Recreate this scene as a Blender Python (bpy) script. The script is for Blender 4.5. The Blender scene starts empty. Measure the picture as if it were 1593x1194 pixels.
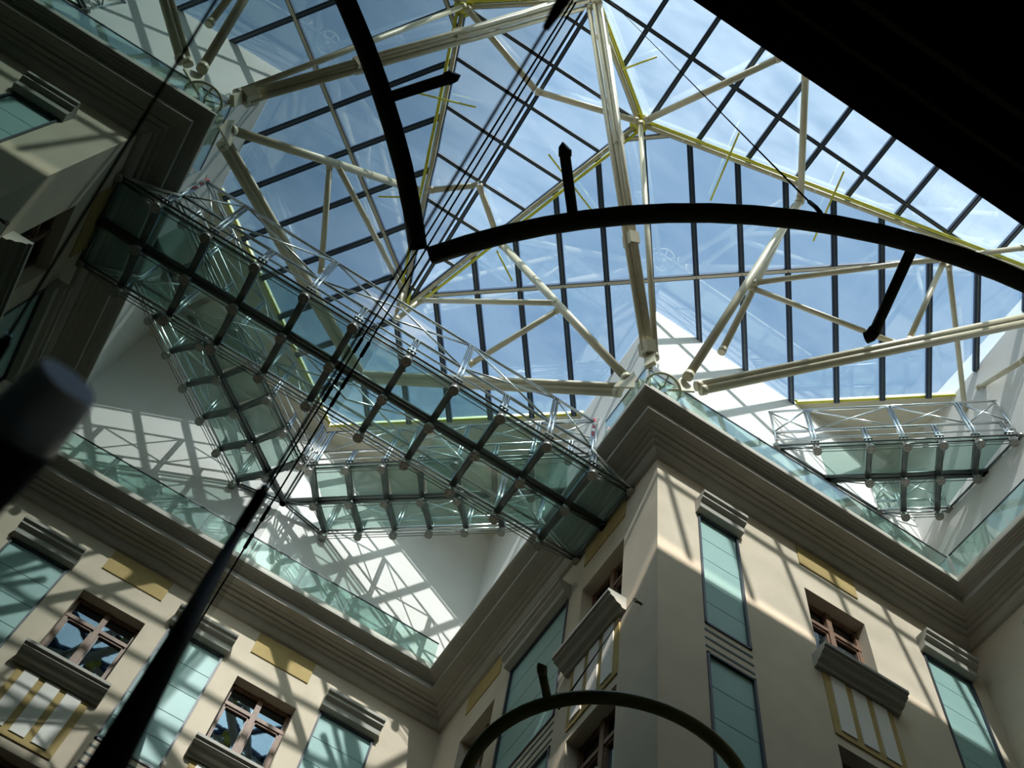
import bpy, bmesh, math, random
from mathutils import Vector, Matrix
random.seed(7)
scene = bpy.context.scene
COL = scene.collection

# ------------------------------------------------------------------ camera, sky, sun, exposure
R = ((0.84483283, -0.52128944, 0.12047744), (-0.52183061, -0.75311813, 0.40063186), (-0.11811142, -0.40133576, -0.90828371))
cam = bpy.data.objects.new('camera', bpy.data.cameras.new('camera'))
COL.objects.link(cam)
cam.matrix_world = Matrix(R).transposed().to_4x4()
cam.data.sensor_fit = 'HORIZONTAL'
cam.data.sensor_width = 36.0
cam.data.lens = 36.0 * 1700.18 / 1593.0
cam.data.clip_start = 0.02
cam.data.clip_end = 500
cam.data.dof.use_dof = True
cam.data.dof.focus_distance = 22.0
cam.data.dof.aperture_fstop = 22.0
scene.camera = cam

SX, SZ = 0.20, 1.06                      # the sun travels along (SX, 1, -SZ)
world = bpy.data.worlds.new('sky')
scene.world = world
world.use_nodes = True
nt = world.node_tree
bg = nt.nodes['Background']
sky = nt.nodes.new('ShaderNodeTexSky')
sky.sky_type = 'NISHITA'
sky.sun_disc = False
sky.sun_elevation = math.atan2(SZ, math.hypot(SX, 1))
sky.sun_rotation = math.radians(180) + math.atan2(SX, 1)
sky.air_density = 1.0
sky.dust_density = 2.0
sky.ozone_density = 1.0
wb = nt.nodes.new('ShaderNodeVectorMath'); wb.operation = 'MULTIPLY'; wb.inputs[1].default_value = (0.80, 1.05, 0.98)   # cyan cast of the photograph's sky
nt.links.new(sky.outputs[0], wb.inputs[0]); nt.links.new(wb.outputs[0], bg.inputs[0])
bg.inputs[1].default_value = 0.25
sl = bpy.data.lights.new('sun', 'SUN')
sl.energy = 6.4
sl.color = (1.0, 0.95, 0.87)
sl.angle = math.radians(0.53)
sun = bpy.data.objects.new('sun', sl)
COL.objects.link(sun)
sun.rotation_euler = Vector((SX, 1, -SZ)).to_track_quat('-Z', 'Y').to_euler()
sun.location = (0, -30, 60)
scene.view_settings.view_transform = 'Standard'
scene.view_settings.look = 'None'
scene.view_settings.gamma = 1
scene.view_settings.exposure = 0.25
scene.view_settings.use_curve_mapping = False
try:
    scene.cycles.transparent_max_bounces = 32
    scene.cycles.max_bounces = 12
    scene.cycles.glossy_bounces = 6
except Exception:
    pass

# ------------------------------------------------------------------ materials
def mat(name, base, rough=0.6, metal=0.0, spec=0.5, var=0.0, scale=6.0, bump=0.0, bscale=40.0, ior=None):
    m = bpy.data.materials.new(name)
    m.use_nodes = True
    n, l = m.node_tree.nodes, m.node_tree.links
    b = n['Principled BSDF']
    b.inputs['Base Color'].default_value = (*base, 1)
    b.inputs['Roughness'].default_value = rough
    b.inputs['Metallic'].default_value = metal
    b.inputs['Specular IOR Level'].default_value = spec
    if ior: b.inputs['IOR'].default_value = ior
    tc = n.new('ShaderNodeTexCoord')
    if var > 0:
        t = n.new('ShaderNodeTexNoise'); t.inputs['Scale'].default_value = scale; t.inputs['Detail'].default_value = 6
        r = n.new('ShaderNodeValToRGB')
        r.color_ramp.elements[0].position = 0.3; r.color_ramp.elements[1].position = 0.7
        r.color_ramp.elements[0].color = (*[c * (1 - var) for c in base], 1)
        r.color_ramp.elements[1].color = (*[min(1, c * (1 + var)) for c in base], 1)
        l.new(tc.outputs['Object'], t.inputs['Vector']); l.new(t.outputs['Fac'], r.inputs[0]); l.new(r.outputs[0], b.inputs['Base Color'])
    if bump > 0:
        t2 = n.new('ShaderNodeTexNoise'); t2.inputs['Scale'].default_value = bscale; t2.inputs['Detail'].default_value = 4
        bp = n.new('ShaderNodeBump'); bp.inputs['Strength'].default_value = bump; bp.inputs['Distance'].default_value = 0.02
        l.new(tc.outputs['Object'], t2.inputs['Vector']); l.new(t2.outputs['Fac'], bp.inputs['Height']); l.new(bp.outputs[0], b.inputs['Normal'])
    return m

def glass(name, tint, ior=1.5, refl=1.0, solid=None, solid_amt=0.0, gl=(1, 1, 1), rough=0.0, haze=0.0):
    """thin architectural glass: tinted transmission + fresnel reflection, optionally partly frosted"""
    m = bpy.data.materials.new(name)
    m.use_nodes = True
    n, l = m.node_tree.nodes, m.node_tree.links
    n.remove(n['Principled BSDF'])
    out = n['Material Output']
    tr = n.new('ShaderNodeBsdfTransparent'); tr.inputs[0].default_value = (*tint, 1)
    g = n.new('ShaderNodeBsdfGlossy'); g.inputs['Roughness'].default_value = rough; g.inputs[0].default_value = (*gl, 1)
    # Schlick reflectance from |cos| so that both faces of a thin pane behave alike
    f0 = ((ior - 1) / (ior + 1)) ** 2
    ge = n.new('ShaderNodeNewGeometry')
    dt = n.new('ShaderNodeVectorMath'); dt.operation = 'DOT_PRODUCT'
    l.new(ge.outputs['Normal'], dt.inputs[0]); l.new(ge.outputs['Incoming'], dt.inputs[1])
    ab = n.new('ShaderNodeMath'); ab.operation = 'ABSOLUTE'; l.new(dt.outputs['Value'], ab.inputs[0])
    iv = n.new('ShaderNodeMath'); iv.operation = 'SUBTRACT'; iv.inputs[0].default_value = 1.0; l.new(ab.outputs[0], iv.inputs[1])
    pw = n.new('ShaderNodeMath'); pw.operation = 'POWER'; pw.inputs[1].default_value = 5.0; l.new(iv.outputs[0], pw.inputs[0])
    fr = n.new('ShaderNodeMapRange'); fr.inputs[3].default_value = f0; fr.inputs[4].default_value = 1.0; l.new(pw.outputs[0], fr.inputs[0])
    base = tr.outputs[0]
    if solid:
        d = n.new('ShaderNodeBsdfDiffuse'); d.inputs[0].default_value = (*solid, 1)
        t = n.new('ShaderNodeTexNoise'); t.inputs['Scale'].default_value = 1.3
        mr = n.new('ShaderNodeMapRange'); mr.inputs[3].default_value = solid_amt * 0.8; mr.inputs[4].default_value = min(1, solid_amt * 1.2)
        l.new(t.outputs['Fac'], mr.inputs[0])
        ms = n.new('ShaderNodeMixShader'); l.new(mr.outputs[0], ms.inputs[0])
        l.new(tr.outputs[0], ms.inputs[1]); l.new(d.outputs[0], ms.inputs[2]); base = ms.outputs[0]
    if haze:      # thin dust film, plus the panes' whitish reflections painted in as milky streaks
        d = n.new('ShaderNodeBsdfTranslucent'); d.inputs[0].default_value = (0.9, 0.92, 0.95, 1)
        tc = n.new('ShaderNodeTexCoord'); mp = n.new('ShaderNodeMapping'); mp.inputs['Scale'].default_value = (0.35, 1.1, 1.0)
        t = n.new('ShaderNodeTexNoise'); t.inputs['Scale'].default_value = 0.9; t.inputs['Detail'].default_value = 7; t.inputs['Roughness'].default_value = 0.65
        l.new(tc.outputs['Object'], mp.inputs[0]); l.new(mp.outputs[0], t.inputs['Vector'])
        mr = n.new('ShaderNodeMapRange'); mr.inputs[1].default_value = 0.35; mr.inputs[2].default_value = 0.75; mr.inputs[3].default_value = haze * 0.6; mr.inputs[4].default_value = haze * 1.6
        l.new(t.outputs['Fac'], mr.inputs[0])
        ms = n.new('ShaderNodeMixShader'); l.new(mr.outputs[0], ms.inputs[0])
        l.new(base, ms.inputs[1]); l.new(d.outputs[0], ms.inputs[2]); base = ms.outputs[0]
    mu = n.new('ShaderNodeMath'); mu.operation = 'MULTIPLY'; mu.inputs[1].default_value = refl; mu.use_clamp = True
    l.new(fr.outputs[0], mu.inputs[0])
    mx = n.new('ShaderNodeMixShader')
    l.new(mu.outputs[0], mx.inputs[0]); l.new(base, mx.inputs[1]); l.new(g.outputs[0], mx.inputs[2])
    l.new(mx.outputs[0], out.inputs[0])
    return m

M = dict(
    stucco=mat('beige_stucco', (0.60, 0.515, 0.40), 0.85, var=0.06, scale=1.2, bump=0.25, bscale=60, spec=0.2),
    cornice=mat('grey_cornice_plaster', (0.37, 0.35, 0.30), 0.6, var=0.05, scale=3.0, spec=0.4),
    white=mat('white_plaster', (0.76, 0.74, 0.71), 0.8, var=0.03, scale=0.8, spec=0.2),
    cream=mat('cream_soffit', (0.74, 0.68, 0.55), 0.8, var=0.03, scale=0.8, spec=0.2),
    ochre=mat('ochre_paint', (0.42, 0.31, 0.13), 0.8, var=0.08, scale=2.5, spec=0.2),
    board=mat('white_infill_board', (0.72, 0.69, 0.64), 0.7, var=0.03, scale=2),
    timber=mat('brown_window_timber', (0.20, 0.11, 0.065), 0.5, var=0.25, scale=9),
    pane=mat('dark_window_glass', (0.12, 0.16, 0.21), 0.02, metal=1.0, bump=0.03, bscale=1.5),
    frost=mat('frosted_teal_glass', (0.28, 0.45, 0.42), 0.5, spec=0.4, var=0.05, scale=0.9),
    darkframe=mat('dark_metal_frame', (0.035, 0.04, 0.055), 0.45, var=0.1),
    seam=mat('dark_seam', (0.05, 0.08, 0.08), 0.6, var=0.1),
    steel=mat('cream_painted_steel', (0.62, 0.56, 0.40), 0.4, var=0.06, scale=3),
    yellow=mat('yellow_paint', (0.74, 0.70, 0.08), 0.45, var=0.08, scale=3),
    chrome=mat('polished_stainless_steel', (0.66, 0.68, 0.68), 0.16, metal=1.0, var=0.04),
    dsteel=mat('dark_brushed_steel', (0.16, 0.185, 0.18), 0.32, metal=0.7, var=0.1),
    node=mat('cast_node_steel', (0.30, 0.29, 0.26), 0.35, metal=0.8, var=0.2, scale=20),
    mullion=mat('navy_aluminium', (0.030, 0.050, 0.105), 0.4, var=0.08),
    olive=mat('olive_painted_tube', (0.28, 0.26, 0.085), 0.4, var=0.1),
    brown=mat('dark_brown_tube', (0.095, 0.075, 0.038), 0.45, var=0.1),
    black=mat('black_rubber', (0.008, 0.008, 0.009), 0.6, spec=0.2, var=0.1),
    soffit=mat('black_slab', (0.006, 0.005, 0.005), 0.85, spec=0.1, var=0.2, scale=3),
    rail=mat('stone_coping', (0.50, 0.47, 0.38), 0.5, var=0.05),
    paving=mat('floor_stone', (0.24, 0.21, 0.17), 0.6, var=0.1, scale=1.0),
    lens=mat('pale_blue_cap', (0.80, 0.85, 0.98), 0.45, metal=0.7, var=0.05),
    red=mat('red_tape', (0.55, 0.06, 0.08), 0.5, var=0.1),
    tape=mat('white_tape', (0.8, 0.78, 0.76), 0.5, var=0.05),
    roofglass=glass('roof_glass', (0.93, 0.97, 1.0), 1.6, 2.6, haze=0.045),
    hazyglass=glass('dust_and_glare_roof_glass', (0.93, 0.97, 1.0), 1.6, 2.0, haze=0.12),  # extra haze stands for pale reflections in this roof face
    midglass=glass('faint_dust_and_glare_roof_glass', (0.93, 0.97, 1.0), 1.6, 1.9, haze=0.08),
    railglass=glass('balustrade_glass', (0.78, 0.90, 0.86), 1.5, 1.2),
    deck=glass('teal_deck_glass', (0.78, 0.89, 0.86), 1.5, 1.0, solid=(0.50, 0.62, 0.58), solid_amt=0.20),
)
# the reflective glass wall: dark body, strong reflection that climbs towards grazing view
def mirror_glass():
    m = bpy.data.materials.new('reflective_teal_glass')
    m.use_nodes = True
    n, l = m.node_tree.nodes, m.node_tree.links
    b = n['Principled BSDF']
    b.inputs['Base Color'].default_value = (0.15, 0.23, 0.21, 1)
    b.inputs['Metallic'].default_value = 1.0
    b.inputs['Roughness'].default_value = 0.0
    tc = n.new('ShaderNodeTexCoord')
    t = n.new('ShaderNodeTexNoise'); t.inputs['Scale'].default_value = 0.8; t.inputs['Detail'].default_value = 1.0
    bp = n.new('ShaderNodeBump'); bp.inputs['Strength'].default_value = 0.05; bp.inputs['Distance'].default_value = 0.012
    l.new(tc.outputs['Object'], t.inputs['Vector']); l.new(t.outputs['Fac'], bp.inputs['Height']); l.new(bp.outputs[0], b.inputs['Normal'])
    dk = n.new('ShaderNodeBsdfDiffuse'); dk.inputs[0].default_value = (0.008, 0.016, 0.015, 1)
    ms = n.new('ShaderNodeMixShader'); ms.inputs[0].default_value = 0.25
    l.new(b.outputs[0], ms.inputs[1]); l.new(dk.outputs[0], ms.inputs[2]); l.new(ms.outputs[0], n['Material Output'].inputs[0])
    return m
M['mirror'] = mirror_glass()

# ------------------------------------------------------------------ helpers
def tag(o, label=None, cat=None, group=None, kind=None):
    if label: o['label'] = label
    if cat: o['category'] = cat
    if group: o['group'] = group
    if kind: o['kind'] = kind
    return o

def empty(name, loc, label, cat, group=None, kind=None):
    o = bpy.data.objects.new(name, None)
    COL.objects.link(o)
    o.location = loc
    o['_o'] = list(loc)
    o.empty_display_size = 0.3
    return tag(o, label, cat, group, kind)

class MB:
    def __init__(s): s.v, s.f, s.sm = [], [], []
    def add(s, vs, fs, smooth=False):
        k = len(s.v); s.v += [Vector(v) for v in vs]
        for f in fs: s.f.append([k + i for i in f]); s.sm.append(smooth)
    def box(s, a, b):
        (x0, y0, z0), (x1, y1, z1) = a, b
        s.hexa([(x0, y0, z0), (x1, y0, z0), (x1, y1, z0), (x0, y1, z0), (x0, y0, z1), (x1, y0, z1), (x1, y1, z1), (x0, y1, z1)])
    def hexa(s, p):
        s.add(p, [(0, 3, 2, 1), (4, 5, 6, 7), (0, 1, 5, 4), (1, 2, 6, 5), (2, 3, 7, 6), (3, 0, 4, 7)])
    def bar(s, a, b, w, h, up=(0, 0, 1)):
        a, b = Vector(a), Vector(b); d = (b - a).normalized(); u = Vector(up)
        x = d.cross(u)
        if x.length < 1e-4: x = d.cross(Vector((1, 0, 0)))
        x.normalize(); u = x.cross(d).normalized()
        q = [a - x * w / 2 - u * h / 2, a + x * w / 2 - u * h / 2, a + x * w / 2 + u * h / 2, a - x * w / 2 + u * h / 2]
        s.hexa(q + [c + (b - a) for c in q])
    def tube(s, a, b, r, n=8, r2=None, cap=True):
        s.path([a, b], r, n, r2, cap)
    def path(s, pts, r, n=8, r2=None, cap=True):
        pts = [Vector(p) for p in pts]; rs = []
        k0 = len(pts)
        prev = None; vs = []
        for i, p in enumerate(pts):
            d = (pts[min(i + 1, k0 - 1)] - pts[max(i - 1, 0)]).normalized()
            if prev is None:
                x = d.cross(Vector((0, 0, 1)))
                if x.length < 1e-3: x = d.cross(Vector((1, 0, 0)))
                x.normalize()
            else:
                x = (prev - d * prev.dot(d)).normalized()
            prev = x; y = d.cross(x)
            rr = r if r2 is None else r + (r2 - r) * i / (k0 - 1)
            vs += [p + (x * math.cos(2 * math.pi * j / n) + y * math.sin(2 * math.pi * j / n)) * rr for j in range(n)]
        fs = [(i * n + j, i * n + (j + 1) % n, (i + 1) * n + (j + 1) % n, (i + 1) * n + j) for i in range(k0 - 1) for j in range(n)]
        s.add(vs, fs, True)
        if cap:
            k = len(s.v) - len(vs); s.f += [[k + i for i in range(n)][::-1], [len(s.v) - n + i for i in range(n)]]; s.sm += [False, False]
    def prism(s, pts, a, b):
        """polygon (list of 3d points) swept by vector b-a"""
        d = Vector(b) - Vector(a); n = len(pts); p = [Vector(q) for q in pts]
        s.add(p + [q + d for q in p], [tuple(range(n))[::-1], tuple(range(n, 2 * n))] + [(i, (i + 1) % n, n + (i + 1) % n, n + i) for i in range(n)])
    def build(s, name, m, parent=None, label=None, cat=None, group=None, kind=None):
        me = bpy.data.meshes.new(name)
        r = parent
        while r is not None and '_o' not in r.keys(): r = r.parent
        off = Vector(r['_o']) if r is not None else Vector((0, 0, 0))
        if parent is None:
            lo = [min(v[i] for v in s.v) for i in range(3)]; hi = [max(v[i] for v in s.v) for i in range(3)]
            off = Vector(((lo[0] + hi[0]) / 2, (lo[1] + hi[1]) / 2, lo[2]))
        me.from_pydata([v - off for v in s.v], [], s.f)
        me.polygons.foreach_set('use_smooth', s.sm)
        bm = bmesh.new(); bm.from_mesh(me); bmesh.ops.recalc_face_normals(bm, faces=bm.faces); bm.to_mesh(me); bm.free()
        me.materials.append(M[m])
        o = bpy.data.objects.new(name, me)
        COL.objects.link(o)
        if parent is None:
            o.location = off; o['_o'] = list(off)
        else:
            o.parent = parent
        return tag(o, label, cat, group, kind)

def build_each(q, name, m, parent):
    """one object per loose piece of q"""
    par = list(range(len(q.v)))
    def fd(i):
        while par[i] != i: par[i] = par[par[i]]; i = par[i]
        return i
    for f in q.f:
        for i in f[1:]: par[fd(i)] = fd(f[0])
    gr = {}
    for k, f in enumerate(q.f): gr.setdefault(fd(f[0]), []).append(k)
    for fs in gr.values():
        r = MB(); mp = {}
        for k in fs:
            r.f.append([mp.setdefault(i, len(mp)) for i in q.f[k]]); r.sm.append(q.sm[k])
        r.v = [q.v[i] for i, _ in sorted(mp.items(), key=lambda t: t[1])]
        r.build(name, m, parent)

def B(name, a, b, m, parent=None, **k):
    q = MB(); q.box(a, b); return q.build(name, m, parent, **k)

H = 0.08                # the glass wall stands at x = -H
XL = -H
XE = -7.15               # how far the building is carried on past the glass wall
WY, RY, SXW, EX = 21.1, 10.3, 7.15, 16.85    # wall planes
ZB = -8.0
TOP = 25.0
ZR = 34.8                  # foot of the roof glass
AX, AY, AW, AE = 7.2, 10.45, 21.2, 17.0      # attic wall planes

# ------------------------------------------------------------------ setting: glass wall, walls
q = MB(); q.box((XL - 0.03, -4, ZB), (XL, WY, 20.0))
q.build('wall_left', 'mirror', None, 'tall reflective teal glass wall mirroring the whole atrium', None, None, 'structure')
B('floor', (-18.5, -5, ZB - 0.3), (18.5, 22.5, ZB), 'paving', None, kind='structure', label='pale stone floor far below the atrium')

class Frame:
    """wall frame: u along the wall, d out of the wall into the atrium, z up"""
    def __init__(s, o, u, n): s.o, s.u, s.n = Vector(o), Vector(u), Vector(n)
    def p(s, u, d, z): return s.o + s.u * u + s.n * d + Vector((0, 0, z))
    def box(s, q, u0, u1, d0, d1, z0, z1):
        q.hexa([s.p(u0, d0, z0), s.p(u1, d0, z0), s.p(u1, d1, z0), s.p(u0, d1, z0), s.p(u0, d0, z1), s.p(u1, d0, z1), s.p(u1, d1, z1), s.p(u0, d1, z1)])
    def prof(s, q, prof, u0, u1):
        q.prism([s.p(u0, d, z) for d, z in prof], s.p(u0, 0, 0), s.p(u1, 0, 0))

F_W = Frame((0, WY, 0), (1, 0, 0), (0, -1, 0))
F_R = Frame((0, RY, 0), (1, 0, 0), (0, -1, 0))
F_S = Frame((SXW, 0, 0), (0, 1, 0), (-1, 0, 0))
F_E = Frame((EX, 0, 0), (0, 1, 0), (-1, 0, 0))

def wall(name, F, u0, u1, z0, z1, holes, label, rec=0.38):
    us = sorted({u0, u1, *[h[0] for h in holes], *[h[1] for h in holes]})
    zs = sorted({z0, z1, *[h[2] for h in holes], *[h[3] for h in holes]})
    us = [u for u in us if u0 <= u <= u1]; zs = [z for z in zs if z0 <= z <= z1]
    q = MB()
    for i in range(len(us) - 1):
        for j in range(len(zs) - 1):
            cu, cz = (us[i] + us[i + 1]) / 2, (zs[j] + zs[j + 1]) / 2
            if any(h[0] < cu < h[1] and h[2] < cz < h[3] for h in holes): continue
            q.add([F.p(us[i], 0, zs[j]), F.p(us[i + 1], 0, zs[j]), F.p(us[i + 1], 0, zs[j + 1]), F.p(us[i], 0, zs[j + 1])], [(0, 1, 2, 3)])
    for h in holes:
        a, b, c, d = h[:4]; k = -(h[4] if len(h) > 4 else rec)
        for (p0, p1) in (((a, c), (b, c)), ((b, c), (b, d)), ((b, d), (a, d)), ((a, d), (a, c))):
            q.add([F.p(p0[0], 0, p0[1]), F.p(p1[0], 0, p1[1]), F.p(p1[0], k, p1[1]), F.p(p0[0], k, p0[1])], [(0, 1, 2, 3)])
    # back of the wall, so that it has thickness
    q.add([F.p(u0, -0.5, z0), F.p(u1, -0.5, z0), F.p(u1, -0.5, z1), F.p(u0, -0.5, z1)], [(0, 1, 2, 3)])
    return q.build(name, 'stucco', None, label, None, None, 'structure')

win_n = [0]
def casement(F, u0, u1, z0, z1, label, wlab, spandrel=True):
    """recessed timber casement with moulded sill and a three-board apron"""
    win_n[0] += 1
    uc = (u0 + u1) / 2
    w = empty('window_%d' % win_n[0], F.p(uc, 0, z0), label, None, None, 'structure')
    d = -0.36
    q = MB(); t = 0.09
    F.box(q, u0, u1, d - 0.05, d + 0.06, z1 - t, z1); F.box(q, u0, u1, d - 0.05, d + 0.06, z0, z0 + t * 1.6)
    F.box(q, u0, u0 + t, d - 0.05, d + 0.06, z0, z1); F.box(q, u1 - t, u1, d - 0.05, d + 0.06, z0, z1)
    q.build('window_frame', 'timber', w)
    q = MB(); F.box(q, uc - 0.075, uc + 0.075, d - 0.03, d + 0.09, z0, z1); q.build('mullion', 'timber', w)
    zt = z0 + (z1 - z0) * 0.74
    q = MB(); F.box(q, u0, u1, d - 0.03, d + 0.075, zt - 0.06, zt + 0.06); q.build('transom', 'timber', w)
    for a, b in ((u0 + t, uc - 0.075), (uc + 0.075, u1 - t)):
        q = MB()
        for (e0, e1, f0, f1) in ((a, a + 0.05, z0 + .14, zt - .06), (b - 0.05, b, z0 + .14, zt - .06), (a, b, z0 + .14, z0 + .21), (a, b, zt - .12, zt - .06)):
            F.box(q, e0, e1, d - 0.02, d + 0.04, f0, f1)
        build_each(q, 'sash', 'timber', w)
        for c0, c1 in ((z0 + 0.14, zt - 0.06), (zt + 0.06, z1 - t)):
            q = MB(); F.box(q, a, b, d - 0.045, d - 0.02, c0, c1); q.build('pane', 'pane', w)
    # rail of short bars across the foot of the opening
    q = MB(); F.box(q, u0, u1, d + .12, d + .15, z0 + .22, z0 + .25)
    for k in range(5):
        uu = u0 + (u1 - u0) * (k + .5) / 5; F.box(q, uu - .015, uu + .015, d + .12, d + .15, z0, z0 + .25)
    build_each(q, 'guard_rail', 'timber', w)
    s0, s1 = u0 - 0.22, u1 + 0.22
    q = MB()
    F.prof(q, [(-0.38, z0), (0.46, z0), (0.46, z0 - 0.09), (0.40, z0 - 0.11), (0.40, z0 - 0.17), (0.30, z0 - 0.22), (0.24, z0 - 0.31), (0.14, z0 - 0.34), (0.10, z0 - 0.42), (-0.02, z0 - 0.42), (-0.02, z0 - 0.02), (-0.38, z0 - 0.02)], s0, s1)
    q.build('sill', 'cornice', w)
    if spandrel:
        zp1, zp0 = z0 - 0.45, z0 - 2.28
        q = MB(); F.box(q, u0 - 0.02, u1 + 0.02, -0.02, 0.035, zp0, zp1); q.build('apron', 'ochre', w)
        bw = (u1 - u0 - 0.17 * 4 + 0.04) / 3
        for k in range(3):
            a = u0 + 0.15 + k * (bw + 0.17)
            q = MB(); F.box(q, a, a + bw, 0.03, 0.06, zp0 + 0.16, zp1 - 0.02); q.build('board', 'board', w)
    return w

def tall_glass(F, u0, u1, z0, z1, label, hood=True, panes=5):
    win_n[0] += 1
    w = empty('window_%d' % win_n[0], F.p((u0 + u1) / 2, 0, z0), label, None, None, 'structure')
    t = 0.055
    q = MB()
    F.box(q, u0, u1, -0.10, 0.03, z1 - t, z1); F.box(q, u0, u1, -0.10, 0.03, z0, z0 + t)
    F.box(q, u0, u0 + t, -0.10, 0.03, z0, z1); F.box(q, u1 - t, u1, -0.10, 0.03, z0, z1)
    q.build('window_frame', 'darkframe', w)
    hgt = (z1 - z0 - 2 * t) / panes
    for k in range(panes):
        q = MB(); F.box(q, u0 + t, u1 - t, -0.08, -0.04, z0 + t + k * hgt + (0.012 if k else 0), z0 + t + (k + 1) * hgt - (0.012 if k < panes - 1 else 0))
        q.build('pane', 'frost', w)
    q = MB(); F.box(q, u0, u1, -0.14, -0.09, z0, z1); q.build('backing', 'seam', w)
    if hood:
        q = MB()
        F.prof(q, [(0, z1 + 0.55), (0.40, z1 + 0.55), (0.40, z1 + 0.45), (0.33, z1 + 0.42), (0.33, z1 + 0.32), (0.22, z1 + 0.24), (0.20, z1 + 0.06), (0, z1 + 0.0)], u0 - 0.06, u1 + 0.06)
        q.build('hood', 'cornice', w)
    return w

def grooves(F, u0, u1, z, parent):
    for k in range(3):
        q = MB(); F.box(q, u0, u1, -0.03, 0.012, z - 0.26 * k - 0.03, z - 0.26 * k + 0.03); q.build('groove', 'seam', parent)

def ochre(F, u0, u1, parent):
    q = MB(); F.box(q, u0, u1, -0.02, 0.03, 23.2, 24.02); q.build('ochre_panel', 'ochre', parent)

ST = 5.25
ROWS = 3
WT, WBt = 22.2, 19.5      # casement head / sill
GT, GB = 22.55, 18.3      # tall glass head / foot (top storey); foot strip below
def facade(name, F, u0, u1, cas, tal, label, where):
    holes = []
    for r in range(ROWS):
        dz = -ST * r
        for a, b in cas: holes.append((a, b, WBt + dz, WT + dz, 0.38))
        for a, b in tal: holes.append((a, b, GB + dz, (GT if r == 0 else GT + 0.1) + dz, 0.14))
    w = wall(name, F, u0, u1, ZB, TOP - 0.05, holes, label)
    sto = ['top', 'second', 'third']
    for r in range(ROWS):
        dz = -ST * r
        for i, (a, b) in enumerate(cas):
            k = '' if len(cas) == 1 else (' nearer' if i == 0 else ' farther')
            casement(F, a, b, WBt + dz, WT + dz, 'brown timber casement window with moulded sill,%s one in %s storey of %s' % (k, sto[r], where), None)
        for i, (a, b) in enumerate(tal):
            k = '' if len(tal) == 1 else (' first' if i == 0 else ' second')
            tall_glass(F, a, b, GB + dz, (GT if r == 0 else GT + 0.1) + dz, 'tall frosted teal glass strip%s from the %s, %s storey of %s' % (k, 'glass wall' if F is F_W else 'corner', sto[r], where), hood=(r == 0))
            if r < ROWS - 1: grooves(F, a - 0.01, b + 0.01, GB + dz - 0.2, w)
    for a, b in cas: ochre(F, a, b, w)
    return w

facade('wall_back', F_W, XE, SXW, [(1.30, 3.08)], [(-0.74, 0.74), (3.70, 5.36)], 'sunlit beige stucco wall closing the deep end of the atrium', 'the deep back wall')
facade('wall_front', F_R, SXW, EX, [(11.30, 13.05)], [(8.28, 9.42), (14.86, 16.35)], 'beige stucco wall of the projecting block, sunlit above and shaded below', 'the projecting block')
facade('wall_side', F_S, RY, WY, [(11.66, 13.46), (17.55, 19.35)], [(14.10, 16.85)], 'shaded beige stucco side wall of the projecting block', 'the shaded side wall')
facade('wall_right', F_E, -4, RY, [(4.0, 5.8)], [(6.9, 8.4), (1.0, 2.5)], 'shaded beige stucco wall at the far end of the projecting block', 'the end wall')

# added unseen wing past the glass wall, blocks sky light on the side wall
q = MB(); q.box((-SXW - .5, RY, ZB), (-SXW, WY, TOP)); q.box((-EX, RY, ZB), (-SXW - .5, RY + .5, TOP)); q.box((-EX - .5, -4, ZB), (-EX, RY + .5, TOP))
q.build('wall_far_added', 'stucco', None, 'added plain beige stucco wing beyond the glass wall', None, None, 'structure')
q = MB(); q.box((-AX - .3, AY, 24.9), (-AX, AW, ZR + .3)); q.box((-AE, AY, 24.9), (-AX - .3, AY + .3, ZR + .3)); q.box((-AE - .3, -4, 24.9), (-AE, AY + .3, 34.7))
FAR_ATTIC = q
# opposite wing behind the camera (its top edge throws the shadow line across the front wall)
B('wall_opposite', (-17.3, -4.5, ZB), (17.3, -4.0, 35.25), 'stucco', None, kind='structure', label='beige stucco wall of the opposite wing')

# ------------------------------------------------------------------ cornice (mitred run) and terrace
PROF = [(0.0, 24.08), (0.09, 24.10), (0.14, 24.14), (0.19, 24.20), (0.22, 24.27), (0.22, 24.33), (0.29, 24.34), (0.34, 24.37), (0.34, 24.42), (0.42, 24.425), (0.47, 24.44), (0.47, 24.50),
        (0.55, 24.503), (0.60, 24.51), (0.60, 24.53), (0.68, 24.533), (0.76, 24.536), (0.85, 24.54), (0.85, 24.73), (0.91, 24.735), (0.91, 24.775), (0.98, 24.78), (0.98, 24.82), (1.05, 24.825),
        (1.05, 24.86), (1.11, 24.87), (1.17, 24.90), (1.17, 24.99), (0.0, 24.99)]
def cornice(name, ends, label):
    """ends: function d -> (point0, point1) at distance d from the wall"""
    q = MB(); n = len(PROF)
    a = [Vector((*ends(d)[0], z)) for d, z in PROF]; b = [Vector((*ends(d)[1], z)) for d, z in PROF]
    q.add(a + b, [(i, (i + 1) % n, n + (i + 1) % n, n + i) for i in range(n)] + [tuple(range(n)), tuple(range(n, 2 * n))[::-1]])
    return q.build(name, 'cornice', None, label, None, None, 'structure')
cornice('trim_1', lambda d: ((XE, WY - d), (SXW - d, WY - d)), 'grey stepped cornice along the top of the deep back wall')
cornice('trim_2', lambda d: ((SXW - d, WY - d), (SXW - d, RY - d)), 'grey stepped cornice along the top of the shaded side wall')
cornice('trim_3', lambda d: ((SXW - d, RY - d), (EX - d, RY - d)), 'grey stepped cornice along the top of the projecting block')
cornice('trim_4', lambda d: ((EX - d, RY - d), (EX - d, -4)), 'grey stepped cornice along the top of the end wall')

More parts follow.
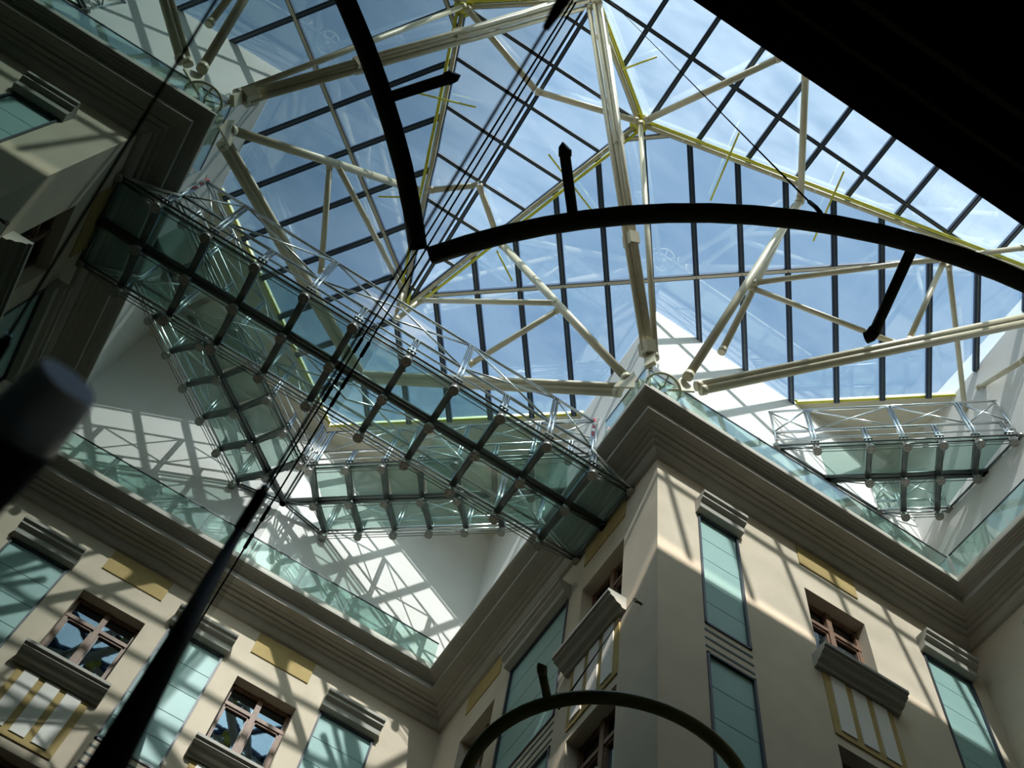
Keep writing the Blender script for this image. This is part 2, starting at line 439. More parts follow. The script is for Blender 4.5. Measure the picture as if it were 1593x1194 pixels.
def balustrade(a, b, n, label, skip=(), posts=False):
    a, b = Vector((*a, 0)), Vector((*b, 0)); d = (b - a); L = d.length; d.normalize()
    t = empty('glass_balustrade', (a.x, a.y, 25.0), label, 'balustrade')
    q = MB(); q.bar(a + Vector((0, 0, 25.05)), b + Vector((0, 0, 25.05)), 0.10, 0.12); q.build('base_channel', 'rail', t)
    for k in range(n):
        if k in skip: continue
        p0 = a + d * (L * k / n + 0.01); p1 = a + d * (L * (k + 1) / n - 0.01)
        q = MB(); q.bar(p0 + Vector((0, 0, 25.63)), p1 + Vector((0, 0, 25.63)), 0.02, 1.0); q.build('glass_pane', 'railglass', t)
    q = MB(); q.bar(a + Vector((0, 0, 26.14)), b + Vector((0, 0, 26.14)), 0.035, 0.03); q.build('handrail', 'darkframe', t)
balustrade((-SXW + 1.12, WY - 1.12), (SXW - 1.12, WY - 1.12), 8, 'frameless glass balustrade on the cornice of the deep back wall')
balustrade((SXW - 1.12, RY + 0.75), (SXW - 1.12, RY - 1.12), 1, 'short frameless glass balustrade at the outer corner beside the bridge end')
balustrade((SXW - 0.5, WY - 1.2), (SXW - 0.5, RY + 3.9), 4, 'frameless glass balustrade set back on the terrace of the shaded side wall')
balustrade((SXW - 1.0, RY - 1.12), (EX - 1.12, RY - 1.12), 5, 'frameless glass balustrade on the cornice of the projecting block')
balustrade((EX - 1.12, RY - 1.2), (EX - 1.12, -4), 7, 'frameless glass balustrade on the cornice of the end wall')

# ------------------------------------------------------------------ attic storey (white) above the terrace
NX, NY, GC, GS = 0.617, 0.787, 16.2, 0.13      # diagonal foot line NX x + NY y = GC, slope GS
def zF1(x, y): return ZR + GS * (GC - NX * x - NY * y)
def foot_y(x): return (GC - NX * x) / NY
def foot_x(y): return (GC - NY * y) / NX
q = MB(); q.box((XE, AW, 24.9), (AX + .4, AW + 0.3, ZR + .3)); q.build('wall_attic_back', 'white', None, 'white attic wall above the terrace of the deep back wall', None, None, 'structure')
q = MB(); yc = foot_y(AX)
q.prism([(AX, AY + .3, 24.9), (AX, AW, 24.9), (AX, AW, ZR), (AX, yc, ZR), (AX, AY + .3, zF1(AX, AY + .3) - .05)], (0, 0, 0), (0.3, 0, 0))
q.build('wall_attic_side', 'white', None, 'white attic wall above the shaded side wall', None, None, 'structure')
q = MB(); xc = foot_x(AY)
q.prism([(AX, AY, 24.9), (AE, AY, 24.9), (AE, AY, ZR), (xc, AY, ZR), (AX, AY, zF1(AX, AY) - .05)], (0, 0, 0), (0, 0.3, 0))
q.build('wall_attic_front', 'white', None, 'white attic wall above the projecting block', None, None, 'structure')
q = MB(); q.box((AE, -4, 24.9), (AE + .3, AY + .3, 35.9)); q.build('wall_attic_right', 'white', None, 'white attic wall above the end wall', None, None, 'structure')
FAR_ATTIC.build('wall_attic_far_added', 'white', None, 'added white attic wall beyond the glass wall', None, None, 'structure')  # added on top of the far wing, also holds back sky light
# flat cream soffits in the two inner corners
q = MB(); q.prism([(XL, foot_y(XL), ZR), (AX, yc, ZR), (AX, AW, ZR), (XE, AW, ZR), (XE, foot_y(AX), ZR)], (0, 0, 0), (0, 0, .3)); q.build('ceiling', 'cream', None, 'flat cream soffit beside the roof glass over the deep end', None, None, 'structure')
q = MB(); q.prism([(xc, AY, ZR), (AE, foot_y(AE), ZR), (AE, AY, ZR)], (0, 0, 0), (0, 0, .3)); q.build('ceiling', 'cream', None, 'small cream soffit in the corner over the end wall', None, None, 'structure')
# terrace decks
B('trim_5', (XE, WY - 1.1, 24.9), (SXW, AW, 24.98), 'cornice', None, kind='structure', label='narrow terrace deck on the back cornice')

# ------------------------------------------------------------------ glass roof: three faces
def clip(poly, f):
    out = []
    for i in range(len(poly)):
        a, b = poly[i], poly[(i + 1) % len(poly)]; fa, fb = f(a), f(b)
        if fa >= 0: out.append(a)
        if fa * fb < 0:
            t = fa / (fa - fb); out.append((a[0] + (b[0] - a[0]) * t, a[1] + (b[1] - a[1]) * t))
    return out
def seg_clip(a, b, poly):
    """clip segment to convex ccw poly"""
    t0, t1 = 0.0, 1.0; dx, dy = b[0] - a[0], b[1] - a[1]
    for i in range(len(poly)):
        p, r = poly[i], poly[(i + 1) % len(poly)]; ex, ey = r[0] - p[0], r[1] - p[1]
        num = ex * (a[1] - p[1]) - ey * (a[0] - p[0]); den = ex * dy - ey * dx
        if abs(den) < 1e-9:
            if num < 0: return None
            continue
        t = -num / den
        if den > 0: t0 = max(t0, t)
        else: t1 = min(t1, t)
    if t1 - t0 < 1e-3: return None
    return (a[0] + dx * t0, a[1] + dy * t0), (a[0] + dx * t1, a[1] + dy * t1)
def area(p): return sum(p[i][0] * p[(i + 1) % len(p)][1] - p[(i + 1) % len(p)][0] * p[i][1] for i in range(len(p))) / 2
def plane3(p0, p1, p2):
    n = (Vector(p1) - Vector(p0)).cross(Vector(p2) - Vector(p0)); k = n.dot(Vector(p0))
    return lambda x, y: (k - n.x * x - n.y * y) / n.z
Npt = (3.25, 5.67)
HRp = (AE, 2.52)
HLp = (XL, 15.3)
R0 = (XL, 3.32)
zN = zF1(*Npt)
z1 = zF1
z2 = plane3((*Npt, zN), (*HRp, zF1(*HRp)), (0, -4, 35.85))
ZR0 = z2(*R0)
z3 = plane3((*Npt, zN), (*HLp, zF1(*HLp)), (*R0, ZR0))
P1 = [Npt, HRp, (AE, foot_y(AE)), (XL, foot_y(XL)), HLp]
P2 = [R0, (XL, -4.0), (AE, -4.0), HRp, Npt]
P3 = [R0, Npt, HLp]
roof = empty('glass_roof', (8.0, 8.0, 34.8), 'faceted glass roof of navy framed panes over the whole atrium', 'roof', None, None)
def face(poly, zf, ulines, vlines, ang, mul_w=0.09, tname='transom', light=None, gm='roofglass'):
    """ulines: offsets of members running along direction v; axes rotated by ang"""
    if area(poly) < 0: poly = poly[::-1]
    ux, uy = math.cos(ang), math.sin(ang); vx, vy = -uy, ux
    U = lambda p: p[0] * ux + p[1] * uy
    V = lambda p: p[0] * vx + p[1] * vy
    ulines = sorted(ulines); vlines = sorted(vlines)
    uu = [min(map(U, poly)) - 1] + ulines + [max(map(U, poly)) + 1]
    vv = [min(map(V, poly)) - 1] + vlines + [max(map(V, poly)) + 1]
    for i in range(len(uu) - 1):
        for j in range(len(vv) - 1):
            c = clip(poly, lambda p: U(p) - uu[i]); c = clip(c, lambda p: uu[i + 1] - U(p)) if len(c) > 2 else c
            c = clip(c, lambda p: V(p) - vv[j]) if len(c) > 2 else c; c = clip(c, lambda p: vv[j + 1] - V(p)) if len(c) > 2 else c
            if len(c) < 3 or abs(area(c)) < 0.02: continue
            q = MB(); q.prism([(x, y, zf(x, y) + 0.05) for x, y in c], (0, 0, 0), (0, 0, 0.025))
            q.build('glass_pane', gm, roof)
    for k, lines in ((0, ulines), (1, vlines)):
        for t in lines:
            if k == 0: a, b = (ux * t + vx * -60, uy * t + vy * -60), (ux * t + vx * 60, uy * t + vy * 60)
            else: a, b = (vx * t + ux * -60, vy * t + uy * -60), (vx * t + ux * 60, vy * t + uy * 60)
            s = seg_clip(a, b, poly)
            if not s: continue
            (ax, ay), (bx, by) = s
            q = MB()
            off = -0.06
            q.bar((ax, ay, zf(ax, ay) + off), (bx, by, zf(bx, by) + off), mul_w if k == 0 else mul_w * .8, 0.17)
            o = q.build('mullion' if k == 0 else tname, 'mullion', roof)
            q = MB(); q.bar((ax, ay, zf(ax, ay) - .155), (bx, by, zf(bx, by) - .155), (0.10 if light and k == 1 else 0.04), 0.02); q.build('cover_strip', 'dsteel' if not (light and k == 1) else 'cream', o)  # cream strip on the transoms paints in their pale highlight
a1 = math.atan2(-NX, NY)           # u axis runs along the foot line, v axis towards it
face(P1, z1, [0.62 + 1.49 * k for k in range(-9, 9)], [6.95, 11.6], a1, 0.19, light=True)
face(P2, z2, [XL + 0.1] + [1.82 + 1.655 * k for k in range(0, 10)], [3.12, 0.9, -1.4], 0.0, 0.16, gm='hazyglass')
face(P3, z3, [XL + 0.08], [4.2 + 1.47 * k for k in range(0, 8)], 0.0, 0.14, gm='midglass')

# the roof carries on, mirrored, a little way past the glass wall
MX = lambda p: (2 * XL - p[0], p[1])
CUT = 6.5
for P_, zf_, ul, vl, ang_, w_, g_ in ((P1, z1, [0.62 + 1.49 * k - 2 * XL * NY for k in range(-9, 9)], [-6.95 + 2 * XL * NX, -11.6 + 2 * XL * NX][::-1], math.atan2(-NX, -NY), 0.19, 'roofglass'),
                                      (P2, z2, sorted(2 * XL - (1.82 + 1.655 * k) for k in range(0, 3)), [-1.4, 0.9, 3.12], 0.0, 0.16, 'hazyglass'),
                                      (P3, z3, [], [4.2 + 1.47 * k for k in range(0, 8)], 0.0, 0.14, 'midglass')):
    c_ = clip(P_, lambda p: CUT - p[0])
    face([MX(p) for p in c_], (lambda zf: (lambda x, y: zf(2 * XL - x, y)))(zf_), ul, vl, ang_, w_, gm=g_)

def hip(a, b, za, zb, seed):
    a, b = Vector((*a, za)), Vector((*b, zb))
    q = MB(); q.bar(a + Vector((0, 0, -.08)), b + Vector((0, 0, -.08)), 0.20, 0.22); q.build('hip_beam', 'mullion', roof)
    q = MB(); q.tube(a + Vector((0, 0, -.30)), b + Vector((0, 0, -.30)), 0.075, 8); q.build('hip_tube', 'steel', roof)
    d = (b - a).normalized(); s = d.cross(Vector((0, 0, 1))).normalized() * 0.16
    q = MB(); q.tube(a + s + Vector((0, 0, -.36)), b + s + Vector((0, 0, -.36)), 0.055, 8); q.build('yellow_tube', 'yellow', roof)
    n = int((b - a).length / 1.5)
    for k in range(1, n):
        p = a + d * (1.5 * k)
        q = MB(); q.tube(p + Vector((0, 0, -.12)), p + Vector((0, 0, -.38)), 0.05, 8); q.build('bracket', 'tape', roof)
hip(Npt, HRp, zN, zF1(*HRp), 1)
hip(Npt, HLp, zN, zF1(*HLp), 2)
hip(R0, Npt, ZR0, zN, 3)
hip(MX(Npt), MX(HLp), zN, zF1(*HLp), 4)
hip(MX(R0), MX(Npt), ZR0, zN, 5)
q = MB(); q.bar((XL, 3.2, z2(XL, 3.2) - .1), (XL, -4, z2(XL, -4) - .1), .12, .2); q.build('edge_beam', 'mullion', roof)
# yellow foot tubes and cream gutter lip
for (xa, xb) in ((XL, AX), (xc, AE)):
    q = MB(); q.tube((xa, foot_y(xa) - .06, ZR - .05), (xb, foot_y(xb) - .06, ZR - .05), 0.05, 6); q.build('yellow_tube', 'yellow', roof)
q = MB(); q.tube((xc, AY - .1, ZR), (xc - .05, AY - .1, zF1(xc, AY) + .05), 0.05, 6)
q.build("yellow_tube", "yellow", roof)
q = MB(); s_ = 0.9
q.tube((*Npt, zN - .25), (*Npt, zN - .75), 0.20, 12, 0.14); q.tube((*Npt, zN - .2), (*Npt, zN - .3), 0.32, 12); q.build('ridge_node', 'yellow', roof)
# yellow rods standing across the hips
for i, (a, b) in enumerate([((6.46, 6.33), (5.93, 4.09)), ((9.96, 5.61), (9.35, 3.3)), ((1.57, 11.61), (2.56, 12.22)), ((1.29, 7.93), (3.66, 8.77)), ((1.8, 4.47), (2.48, 3.58)), ((13.02, 5.25), (12.77, 3.87))]):
    q = MB(); q.tube((*a, 35.0), (*b, 35.0), 0.032, 6); q.build('crossing_rod', 'yellow', roof)

# ------------------------------------------------------------------ cream tubular roof struts
def strut(segs, r, label, name='roof_strut', ends=True, group=None):
    a = segs[0][0]
    t = empty(name, a, label, 'strut', group)
    for k, (p, e) in enumerate(segs):
        p, e = Vector(p), Vector(e); d = (e - p).normalized()
        q = MB(); q.tube(p, e, r, 10); q.build('tube', 'steel', t)
        if ends:
            q = MB(); q.tube(p - d * .05, p + d * .12, r * 1.18, 10); q.tube(e - d * .12, e + d * .05, r * 1.18, 10); build_each(q, 'end_collar', 'steel', t)
    return t
strut([((7.52, 9.01, 26.6), (16.9, 2.45, 32.45)), ((7.66, 9.01, 26.5), (16.9, 2.6, 32.25))], 0.119, 'cream double tube strut rising from the corner fan plate over the projecting block')
strut([((7.16, 8.92, 26.6), (8.81, 4.78, 35.0))], 0.123, 'long cream tube strut from the corner fan plate up to the hip')
strut([((8.0, 8.42, 28.5), (8.76, 5.03, 34.9))], 0.102, 'thinner cream tube strut just behind the one rising to the hip')
strut([((8.1, 6.89, 30.8), (14.82, 2.09, 33.5))], 0.087, 'cream brace tube running along under the hip over the end wall')
strut([((8.15, 7.02, 30.8), (12.09, 5.84, 29.6))], 0.084, 'cream brace tube sloping down to the long double strut')
strut([((12.88, 3.69, 32.7), (12.44, 5.62, 29.8))], 0.084, 'short cream brace between double strut and hip, leaning')
strut([((13.06, 3.65, 32.7), (17.0, 7.2, 33.5))], 0.084, 'cream brace tube coming down beside the double truss bridge')
strut([((16.21, 4.54, 31.4), (17.0, 6.4, 33.9))], 0.087, 'short cream tube at the end wall attic')
strut([((8.76, 4.73, 34.9), (6.54, 1.62, 34.8))], 0.109, 'cream tube across the roof panes from the hip bracket')
strut([((3.33, 5.41, 35.4), (5.59, 1.62, 34.9))], 0.109, 'cream tube across the roof panes from the ridge node')
strut([((3.08, 5.59, 35.4), (XL, 6.5, 35.2))], 0.102, 'cream tube from the ridge node to the glass wall')
strut([((6.03, 9.27, 27.2), (-0.06, 3.56, 35.6)), ((6.18, 9.25, 27.2), (-0.02, 3.33, 35.6)), ((6.24, 9.21, 27.2), (0.10, 3.22, 35.5)), ((6.10, 9.16, 27.35), (0.52, 3.6, 35.7))], 0.078, 'bundle of four slender cream tubes leaning from corner to glass wall', 'bundled_mast')
strut([((6.31, 9.17, 27.2), (3.23, 5.59, 35.4))], 0.085, 'single cream tube leaning from the corner to the ridge node')
strut([((5.9, 9.88, 26.6), (1.6, 11.32, 35.0))], 0.123, 'long cream tube strut from the corner across to the hip near the glass wall')
strut([((3.72, 10.59, 30.8), (0.29, 14.17, 34.0)), ((0.29, 14.17, 34.0), (XL, 14.9, 33.2))], 0.090, 'level cream brace tube towards the foot of the hip')
strut([((3.86, 10.66, 30.6), (2.52, 13.42, 30.0))], 0.090, 'cream brace tube dropping behind the long truss bridge')
strut([((1.2, 11.08, 35.0), (-0.06, 10.1, 35.2))], 0.102, 'short cream tube under the roof panes beside the glass wall')
strut([((5.89, 10.18, 26.6), (XL, 15.85, 30.45)), ((5.91, 10.3, 26.5), (XL, 16.05, 30.4))], 0.119, 'cream double tube strut passing behind the long truss bridge')
# clamps of the bundle
mast = [o for o in bpy.data.objects if o.name == 'bundled_mast'][0]
for t_ in (0.02, 0.30, 0.58):
    a, b = Vector((6.13, 9.24, 27.2)), Vector((0.1, 3.43, 35.75)); p = a + (b - a) * t_; d = (b - a).normalized()
    q = MB(); q.bar(p - d * .18, p + d * .18, 0.42, 0.30, up=(0.4, -0.6, 1)); q.build('clamp_plate', 'steel', mast)

# corner support: post, fan plates, spoked ring
sup = empty('roof_support', (6.5, 9.5, 25.0), 'cream steel corner support with fan plates and spoked ring on the cornice', 'support')
q = MB(); q.tube((6.5, 9.6, 25.0), (6.18, 9.22, 27.3), 0.09, 12, 0.06); build_each(q, 'post', 'steel', sup)
q = MB(); q.bar((6.18, 9.22, 26.6), (6.14, 9.2, 27.6), 0.3, 0.12); q.build('head_bracket', 'steel', sup)
def fan(c, dirs, name='fan_plate'):
    c = Vector(c); a, b = [Vector(d).normalized() for d in dirs]; n = a.cross(b).normalized()
    pts = [c]
    for k in range(9):
        v = (a * (1 - k / 8) + b * (k / 8)).normalized(); pts.append(c + v * 1.0)
    q = MB(); q.prism([p - n * .03 for p in pts], (0, 0, 0), n * .06); q.build(name, 'steel', sup)
fan((6.65, 9.3, 25.75), [(7.16 - 6.65, 8.92 - 9.3 + .1, 26.9 - 25.75), (7.75 - 6.65, 9.0 - 9.3, 26.45 - 25.75)])
fan((6.2, 9.55, 25.75), [(5.9 - 6.2, 9.88 - 9.55 - .2, 26.9 - 25.75), (5.6 - 6.2, 10.3 - 9.55, 26.45 - 25.75)])
cR = Vector((6.62, 9.30, 25.75))
q = MB(); pts = []
axn = Vector((0.25, -0.25, 1)).normalized(); ax = axn.cross(Vector((0, 1, 0))).normalized(); ay = axn.cross(ax)
for k in range(29):
    t_ = 2 * math.pi * k / 28; pts.append(cR + ax * math.cos(t_) * .47 + ay * math.sin(t_) * .47)
q.path(pts, 0.035, 8, cap=False); q.build('ring', 'steel', sup)
for k in range(6):
    t_ = math.pi * k / 3 + .3; q = MB(); q.tube(cR + (ax * math.cos(t_) + ay * math.sin(t_)) * .08, cR + (ax * math.cos(t_) + ay * math.sin(t_)) * .47, 0.025, 6); q.build('spoke', 'steel', sup)
q = MB(); q.tube(cR - axn * .06, cR + axn * .06, 0.1, 12); q.build('hub', 'steel', sup)

# ------------------------------------------------------------------ stainless truss bridges
def bridge(label, o, du, dn, z0, rows, tall_first, ends, rail_end=None):
    """rows: list of (n offset, [s positions]); o origin, du along, dn across. ends: per row (s0, s1) where the chords meet the walls"""
    o, du, dn = Vector((*o, 0)), Vector((*du, 0)), Vector((*dn, 0))
    P = lambda s, n, z: o + du * s + dn * n + Vector((0, 0, z))
    t = empty('truss_bridge', P((ends[0][0] + ends[0][1]) / 2, rows[0][0], z0), label, 'bridge')
    zd = z0 + 0.36
    def cyl(name, m, a, b, r, n=8, parent=t):
        q = MB(); q.tube(a, b, r, n); return q.build(name, m, parent)
    def dbl(name, m, s, n, za, zb):
        q = MB()
        for e in (-.05, .05): q.tube(P(s + e, n, za), P(s + e, n, zb), 0.043, 10)
        return q.build(name, m, t)
    last = len(rows) - 1
    for i, (n, ss) in enumerate(rows):
        s0, s1 = ends[i]
        # deck chord
        if i == 1:
            q = MB()
            for e in (-.065, .065): q.tube(P(s0, n + e, zd), P(s1, n + e, zd), 0.068, 10)
            build_each(q, 'main_chord', 'dsteel', t)
        else:
            q = MB()
            for e in (-.06, .06): q.tube(P(s0, n + e, zd), P(s1, n + e, zd), 0.032, 8)
            build_each(q, 'deck_chord', 'chrome' if i else 'dsteel', t)
        # tie cables between the hanging nodes
        q = MB()
        for e in (-.045, .045):
            q.tube(P(s0 + .02, n + e, zd), P(ss[0], n + e, z0 + .03), 0.016, 6)
            q.tube(P(ss[0], n + e, z0 + .03), P(ss[-1], n + e, z0 + .03), 0.013, 6)
            q.tube(P(ss[-1], n + e, z0 + .03), P(s1, n + e, zd), 0.012, 5)
        build_each(q, 'tie_rod', 'dsteel', t)
        for k, s in enumerate(ss):
            q = MB(); q.tube(P(s, n, z0 - .06), P(s, n, z0 + .07), 0.13, 14)
            for a in range(4):
                c, e = math.cos(a * math.pi / 2 + .785) * .08, math.sin(a * math.pi / 2 + .785) * .08
                q.tube(P(s + c, n + e, z0 - .085), P(s + c, n + e, z0 - .05), 0.026, 6)
            q.build('node', 'node', t)
            if i == 0:
                top = z0 + (2.85 if (k % 2 == tall_first) else 1.35)
                dbl('post', 'chrome', s, n, z0 + .05, top)
                q = MB(); q.bar(P(s - .12, n, zd + .22), P(s + .12, n, zd + .22), 0.13, 0.06); q.build('collar', 'dsteel', t)
            elif i == last:
                top = z0 + (2.6 if (k % 2 == 0) else 1.0)
                dbl('post', 'chrome', s, n, z0 + .05, top)
            else:
                dbl('post', 'chrome', s, n, z0 + .05, zd + .05)
    # cross beams at deck level and raking struts down to the middle nodes
    for i in range(last):
        (n0, sa), (n1, sb) = rows[i], rows[i + 1]
        for s in sa:
            m = min(sb, key=lambda v: abs(v - s))
            if abs(m - s) > 0.45: continue
            q = MB(); q.bar(P(s, n0, zd), P(m, n1, zd), 0.17, 0.20); q.build('cross_beam', 'dsteel', t)
            q = MB()
            for e in (-.06, .06):
                q.tube(P(s + e, n0 + (n1 - n0) * (0.0 if i else .08), z0 + .05 if i else z0 + .05), P(m + e, n1 - (n1 - n0) * .08, zd - .03), 0.012, 5)
            build_each(q, 'raking_strut', 'dsteel', t)
        allS = sorted(set([ends[i][0]] + list(sa) + [ends[i][1]]))
        for a, b in zip(allS[:-1], allS[1:]):
            if b - a < .3: continue
            # panel clipped to the chord ends of the next row
            a1, b1 = max(a, ends[i + 1][0]) if a == allS[0] else a, min(b, ends[i + 1][1]) if b == allS[-1] else b
            c1, d1 = max(a1, ends[i + 1][0]), min(b1, ends[i + 1][1])
            if d1 - c1 < .1: continue
            q = MB(); q.prism([P(a + .05, n0 + .05, zd + .12), P(b - .05, n0 + .05, zd + .12), P(d1 - .05, n1 - .05, zd + .12), P(c1 + .05, n1 - .05, zd + .12)], (0, 0, 0), (0, 0, .025)); q.build('deck_panel', 'deck', t)
    # side rails with crossed bars
    for i, hi, lo in ((0, 2.85, 1.35), (last, 2.6, 1.0)):
        n, ss = rows[i]; s0, s1 = ends[i]
        if rail_end: s1 = rail_end
        for z, r in ((z0 + hi, 0.042), (z0 + lo, 0.045), (z0 + lo - .5, 0.03)):
            q = MB(); q.tube(P(s0, n, z), P(s1, n, z), r, 8); q.build('rail_chord', 'chrome', t)
        tl = [s for k, s in enumerate(ss) if (k % 2 == tall_first if i == 0 else k % 2 == 0)]
        tl = [s0] + tl + [s1]
        for a, b in zip(tl[:-1], tl[1:]):
            if b - a < .5: continue
            cyl('lattice_bar', 'chrome', P(a, n, z0 + hi), P(b, n, z0 + lo), 0.03, 6)
            cyl('lattice_bar', 'chrome', P(a, n, z0 + lo), P(b, n, z0 + hi), 0.03, 6)
    # end frames where it meets the walls
    for e in (0, 1):
        for i in range(last):
            a = P(ends[i][e], rows[i][0], zd); b = P(ends[i + 1][e], rows[i + 1][0], zd)
            q = MB()
            off = Vector((0, 0, .0))
            for w in (-.06, .06):
                ex = du * w
                q.tube(a + ex, b + ex, 0.036, 8)
            build_each(q, 'end_frame', 'dsteel', t)
            q = MB(); q.tube(a - Vector((0, 0, .1)), a + Vector((0, 0, .1)), 0.11, 12); q.tube(b - Vector((0, 0, .1)), b + Vector((0, 0, .1)), 0.11, 12); build_each(q, 'end_node', 'node', t)
        for i, hi in ((0, 2.85), (last, 2.6)):
            a = P(ends[i][e], rows[i][0], zd); q = MB()
            for w in (-.05, .05):
                if rail_end and e == 1:
                    r_ = P(rail_end, rows[i][0], 0) + dn * w
                    q.path([a + dn * w, r_ + Vector((0, 0, zd + .8)), r_ + Vector((0, 0, z0 + hi))], 0.04, 8)
                else: q.tube(a + du * w, a + du * w + Vector((0, 0, hi - .36)), 0.03, 8)
            build_each(q, 'end_post', 'chrome', t)
    return t
b1 = bridge('long stainless truss bridge with teal glass deck between block and glass wall', (0, 0), (1, 0), (0, 1), 23.6,
       [(11.37, [0.67 + 1.325 * k for k in range(-5, 5)]), (12.6, [0.67 + 1.325 * k for k in range(-5, 5)]), (13.85, [0.67 + 1.325 * k for k in range(-5, 5)])],
       0, [(-7.1, 7.1), (-7.1, 7.1), (-7.1, 7.1)], rail_end=5.86)
def dxs(n, x): return (x - NX * n) / NY          # s where the line n meets a plane x = const
def dys(n, y): return (NY * n - y) / NX          # s where it meets y = const
du, dn = (NY, -NX), (NX, NY)
n_ = [15.17, 16.4, 17.57]
b2 = bridge('smaller stainless truss bridge set diagonally across the deep inner corner', (0, 0), du, dn, 29.3,
       [(n_[0], [-11.75 + 1.17 * k for k in range(8)]), (n_[1], [-11.85 + 1.17 * k for k in range(7)]), (n_[2], [-11.75 + 1.17 * k for k in range(6)])],
       0, [(dxs(n_[0], XL), dxs(n_[0], AX)), (dxs(n_[1], XL), dxs(n_[1], AX)), (dys(n_[2], AW), dxs(n_[2], AX))])
m_ = [15.35, 16.5, 17.7]
b3 = bridge('small stainless truss bridge set diagonally across the corner above the projecting block', (0, 0), du, dn, 29.6,
       [(m_[0], [3.8, 5.33, 6.35, 7.36, 8.37, 9.3]), (m_[1], [5.3, 6.32, 7.33, 8.35]), (m_[2], [6.36, 7.33])],
       0, [(dys(m_[0], AY), dxs(m_[0], AE)), (dys(m_[1], AY), dxs(m_[1], AE)), (dys(m_[2], AY), dxs(m_[2], AE))])
# barrier tape tied to the bridge rail
tp = empty('barrier_tape', (5.85, 11.2, 25.3), 'red and white barrier tape knotted at the bridge end by the corner', 'tape')
for k in range(5):
    q = MB(); z = 26.4 - k * .2; q.bar((5.8 + .03 * (k % 2), 11.25, z), (5.77 + .03 * ((k + 1) % 2), 11.25, z - .2), 0.09, 0.02, up=(0, 1, 0)); q.build('tape_strip', 'red' if k % 2 == 0 else 'tape', tp)

# ------------------------------------------------------------------ dark slab over the camera
sb = empty('overhead_slab', (2.5, -1.5, 7.2), 'black underside of the slab hanging over the viewer', 'slab')
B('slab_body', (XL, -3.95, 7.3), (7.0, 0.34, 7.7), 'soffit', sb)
q = MB(); q.box((XL, 0.20, 7.27), (7.0, 0.345, 7.34)); q.build('edge_trim', 'black', sb)
q = MB(); q.box((XL, 0.055, 7.24), (7.0, 0.085, 7.3)); q.build('drip_strip', 'brown', sb, label='dark brown drip strip')
q = MB(); q.box((XL, -0.20, 7.24), (7.0, -0.16, 7.3)); q.build('drip_strip', 'brown', sb)

# ------------------------------------------------------------------ curved tubes
def arc(c, r, z, a0, a1, n): return [(c[0] + r * math.cos(a0 + (a1 - a0) * k / n), c[1] + r * math.sin(a0 + (a1 - a0) * k / n), z) for k in range(n + 1)]
rg = empty('curved_tube', (3.514, 4.902, 6.0), 'large dark brown curved tube sweeping out from the glass wall', 'tube')
cx, cy, rr = 3.514, 4.902, 4.443
al = math.acos((XL + 0.045 - cx) / rr)
q = MB(); q.path(arc((cx, cy), rr, 6.0, -al, al, 96), 0.056, 14); q.build('ring_tube', 'brown', rg)
def stub(parent, a, b, knob, m='brown'):
    q = MB(); q.tube(a, b, 0.031, 12); o = q.build('stub', m, parent)
    q = MB(); a, b = Vector(a), Vector(b); d = (b - a).normalized()
    k = Vector(knob).normalized(); q.path([b - d * .03, b + d * .02 + k * .01, b + d * .045 + k * .03], 0.037, 12); q.build('stub_end', m, o)
stub(rg, (0.534, 1.59, 6.0), (0.285, 1.30, 6.02), (1, 0.2, 0))
stub(rg, (2.166, 0.68, 6.0), (2.33, 1.215, 6.03), (-1, 0, 0.3))
r2 = empty('curved_tube', (3.11, 5.148, 6.0), 'small olive green curved tube low in front of the block corner', 'tube')
q = MB(); q.path(arc((3.11, 5.148), 1.045, 6.0, 0, 2 * math.pi, 72), 0.050, 14, cap=False); q.build('ring_tube', 'olive', r2)
stub(r2, (2.22, 4.52, 6.0), (2.06, 4.34, 6.0), (0.5, 0.2, 0.4), 'olive')

# ------------------------------------------------------------------ tension rod and cables close to the glass wall
rod = empty('tension_rod', (-0.004, 0.288, 0.23), 'thick black tension rod tapering away upwards along the glass wall', 'rod')
p0, p1, p2 = Vector((-0.0038, 0.288, 0.230)), Vector((-0.0121, 0.326, 0.428)), Vector((-0.0132, 0.056, 0.544))
q = MB(); q.tube(p0, p1, 0.0064, 16, 0.00224); q.build('rod_shaft', 'black', rod)
d = (p2 - p1).normalized()
q = MB(); q.path([p1 - d * 0.0020, p1 + d * 0.0048, p1 + d * 0.0200], 0.0029, 12); q.build('socket', 'black', rod)
q = MB(); q.tube(p1 + d * 0.0200, p1 + d * 0.0232, 0.002, 10); q.build('ferrule', 'chrome', rod)
q = MB(); q.tube(p1 + d * 0.0200, p2, 0.0008, 8); q.build('cable', 'black', rod)
q = MB(); q.path([p2 - d * 0.0180, p2 - d * 0.0080, p2 + d * 0.0120], 0.0018, 10, 0.004); q.build('top_fitting', 'black', rod)
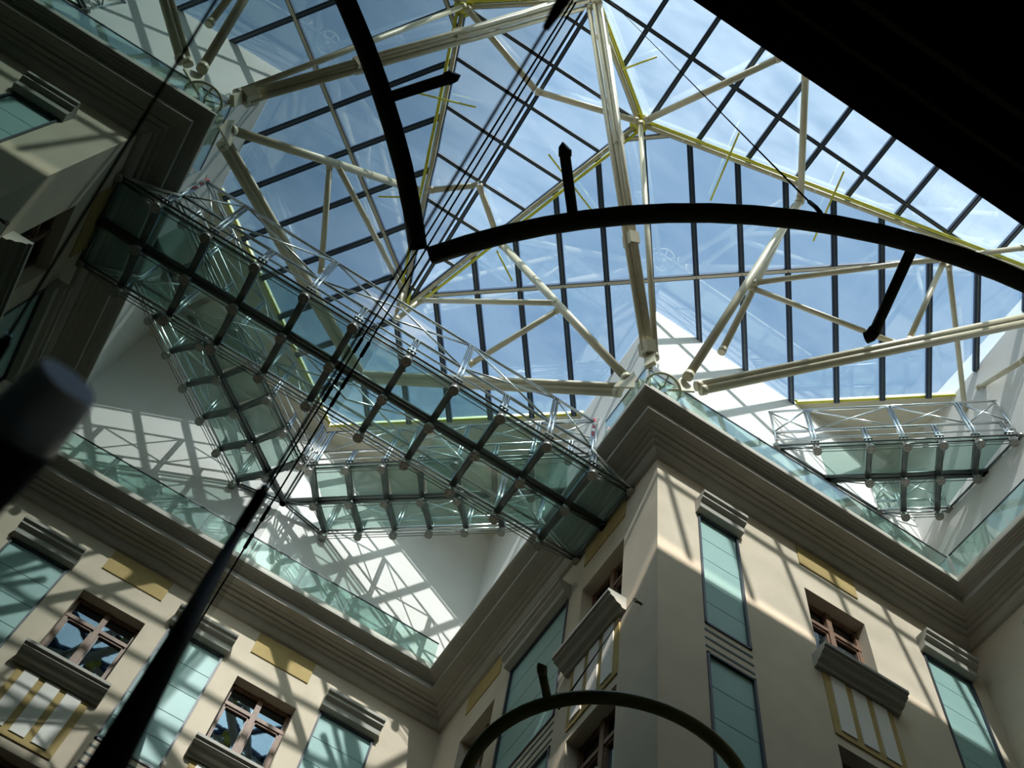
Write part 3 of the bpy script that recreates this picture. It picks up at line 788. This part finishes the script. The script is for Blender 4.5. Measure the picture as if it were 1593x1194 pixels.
CABLE2 = [(-0.072, 0.533, 5.2), (-0.048, 4.20, 3.93)]
cb = empty('thin_cable', CABLE2[1], 'thin dark cable with spindle clamps beside the thick rod', 'cable')
ca, cbb = Vector(CABLE2[0]), Vector(CABLE2[1])
q = MB(); q.tube(ca, cbb, 0.0042, 6); q.build('wire', 'black', cb)
for t_ in (0.475, 0.52, 0.545, 0.71, 0.75, 0.95):
    p = ca + (cbb - ca) * t_; d = (cbb - ca).normalized()
    q = MB(); q.path([p - d * .04, p - d * .02, p + d * .02, p + d * .04], 0.009, 8); q.build('clamp', 'black', cb)
wr = empty('thin_wire', (1.9, 0.83, 6.0), 'thin wire stay running up from the large curved tube', 'wire')
q = MB(); q.tube((1.665, 0.825, 6.07), (0.0, 3.0, 36.0), 0.006, 5); q.build('wire', 'black', wr)
q = MB(); q.path([(1.665, 0.825, 6.08), (1.655, 0.83, 6.2), (1.645, 0.845, 6.35)], 0.013, 8); q.build('turnbuckle', 'black', wr)
hk = empty('wall_hook', (7.1, 10.9, 18.6), 'small eye hook with thin wire on the shaded side wall', 'hook')
q = MB(); q.tube((7.15, 10.85, 18.6), (7.0, 10.85, 18.6), 0.03, 8); q.path([(7.0 + .06 * math.cos(k * .7), 10.85, 18.6 + .06 * math.sin(k * .7)) for k in range(10)], 0.012, 6); q.build('eye', 'brown', hk)
q = MB(); q.tube((6.95, 10.85, 18.6), (2.36, 4.60, 6.06), 0.008, 5); q.build('wire', 'black', hk)
# out-of-focus fitting right beside the lens
nf = empty('near_fitting', (-0.07, 0.2, 0.24), 'blurred black cylinder with pale blue end close to the viewer', 'fitting')
a, b = Vector((-0.0475, 0.130, 0.176)), Vector((-0.0600, 0.185, 0.157))
d = (a - b).normalized()
q = MB(); q.tube(b - d * .05, a - d * 0.009, 0.0078, 20); q.build('cylinder_body', 'black', nf)
q = MB(); q.path([a - d * 0.009, a - d * .001, a + d * .003, a + d * .0045], 0.0077, 20, 0.0060); q.build('end_cap', 'lens', nf, label='pale blue end cap')
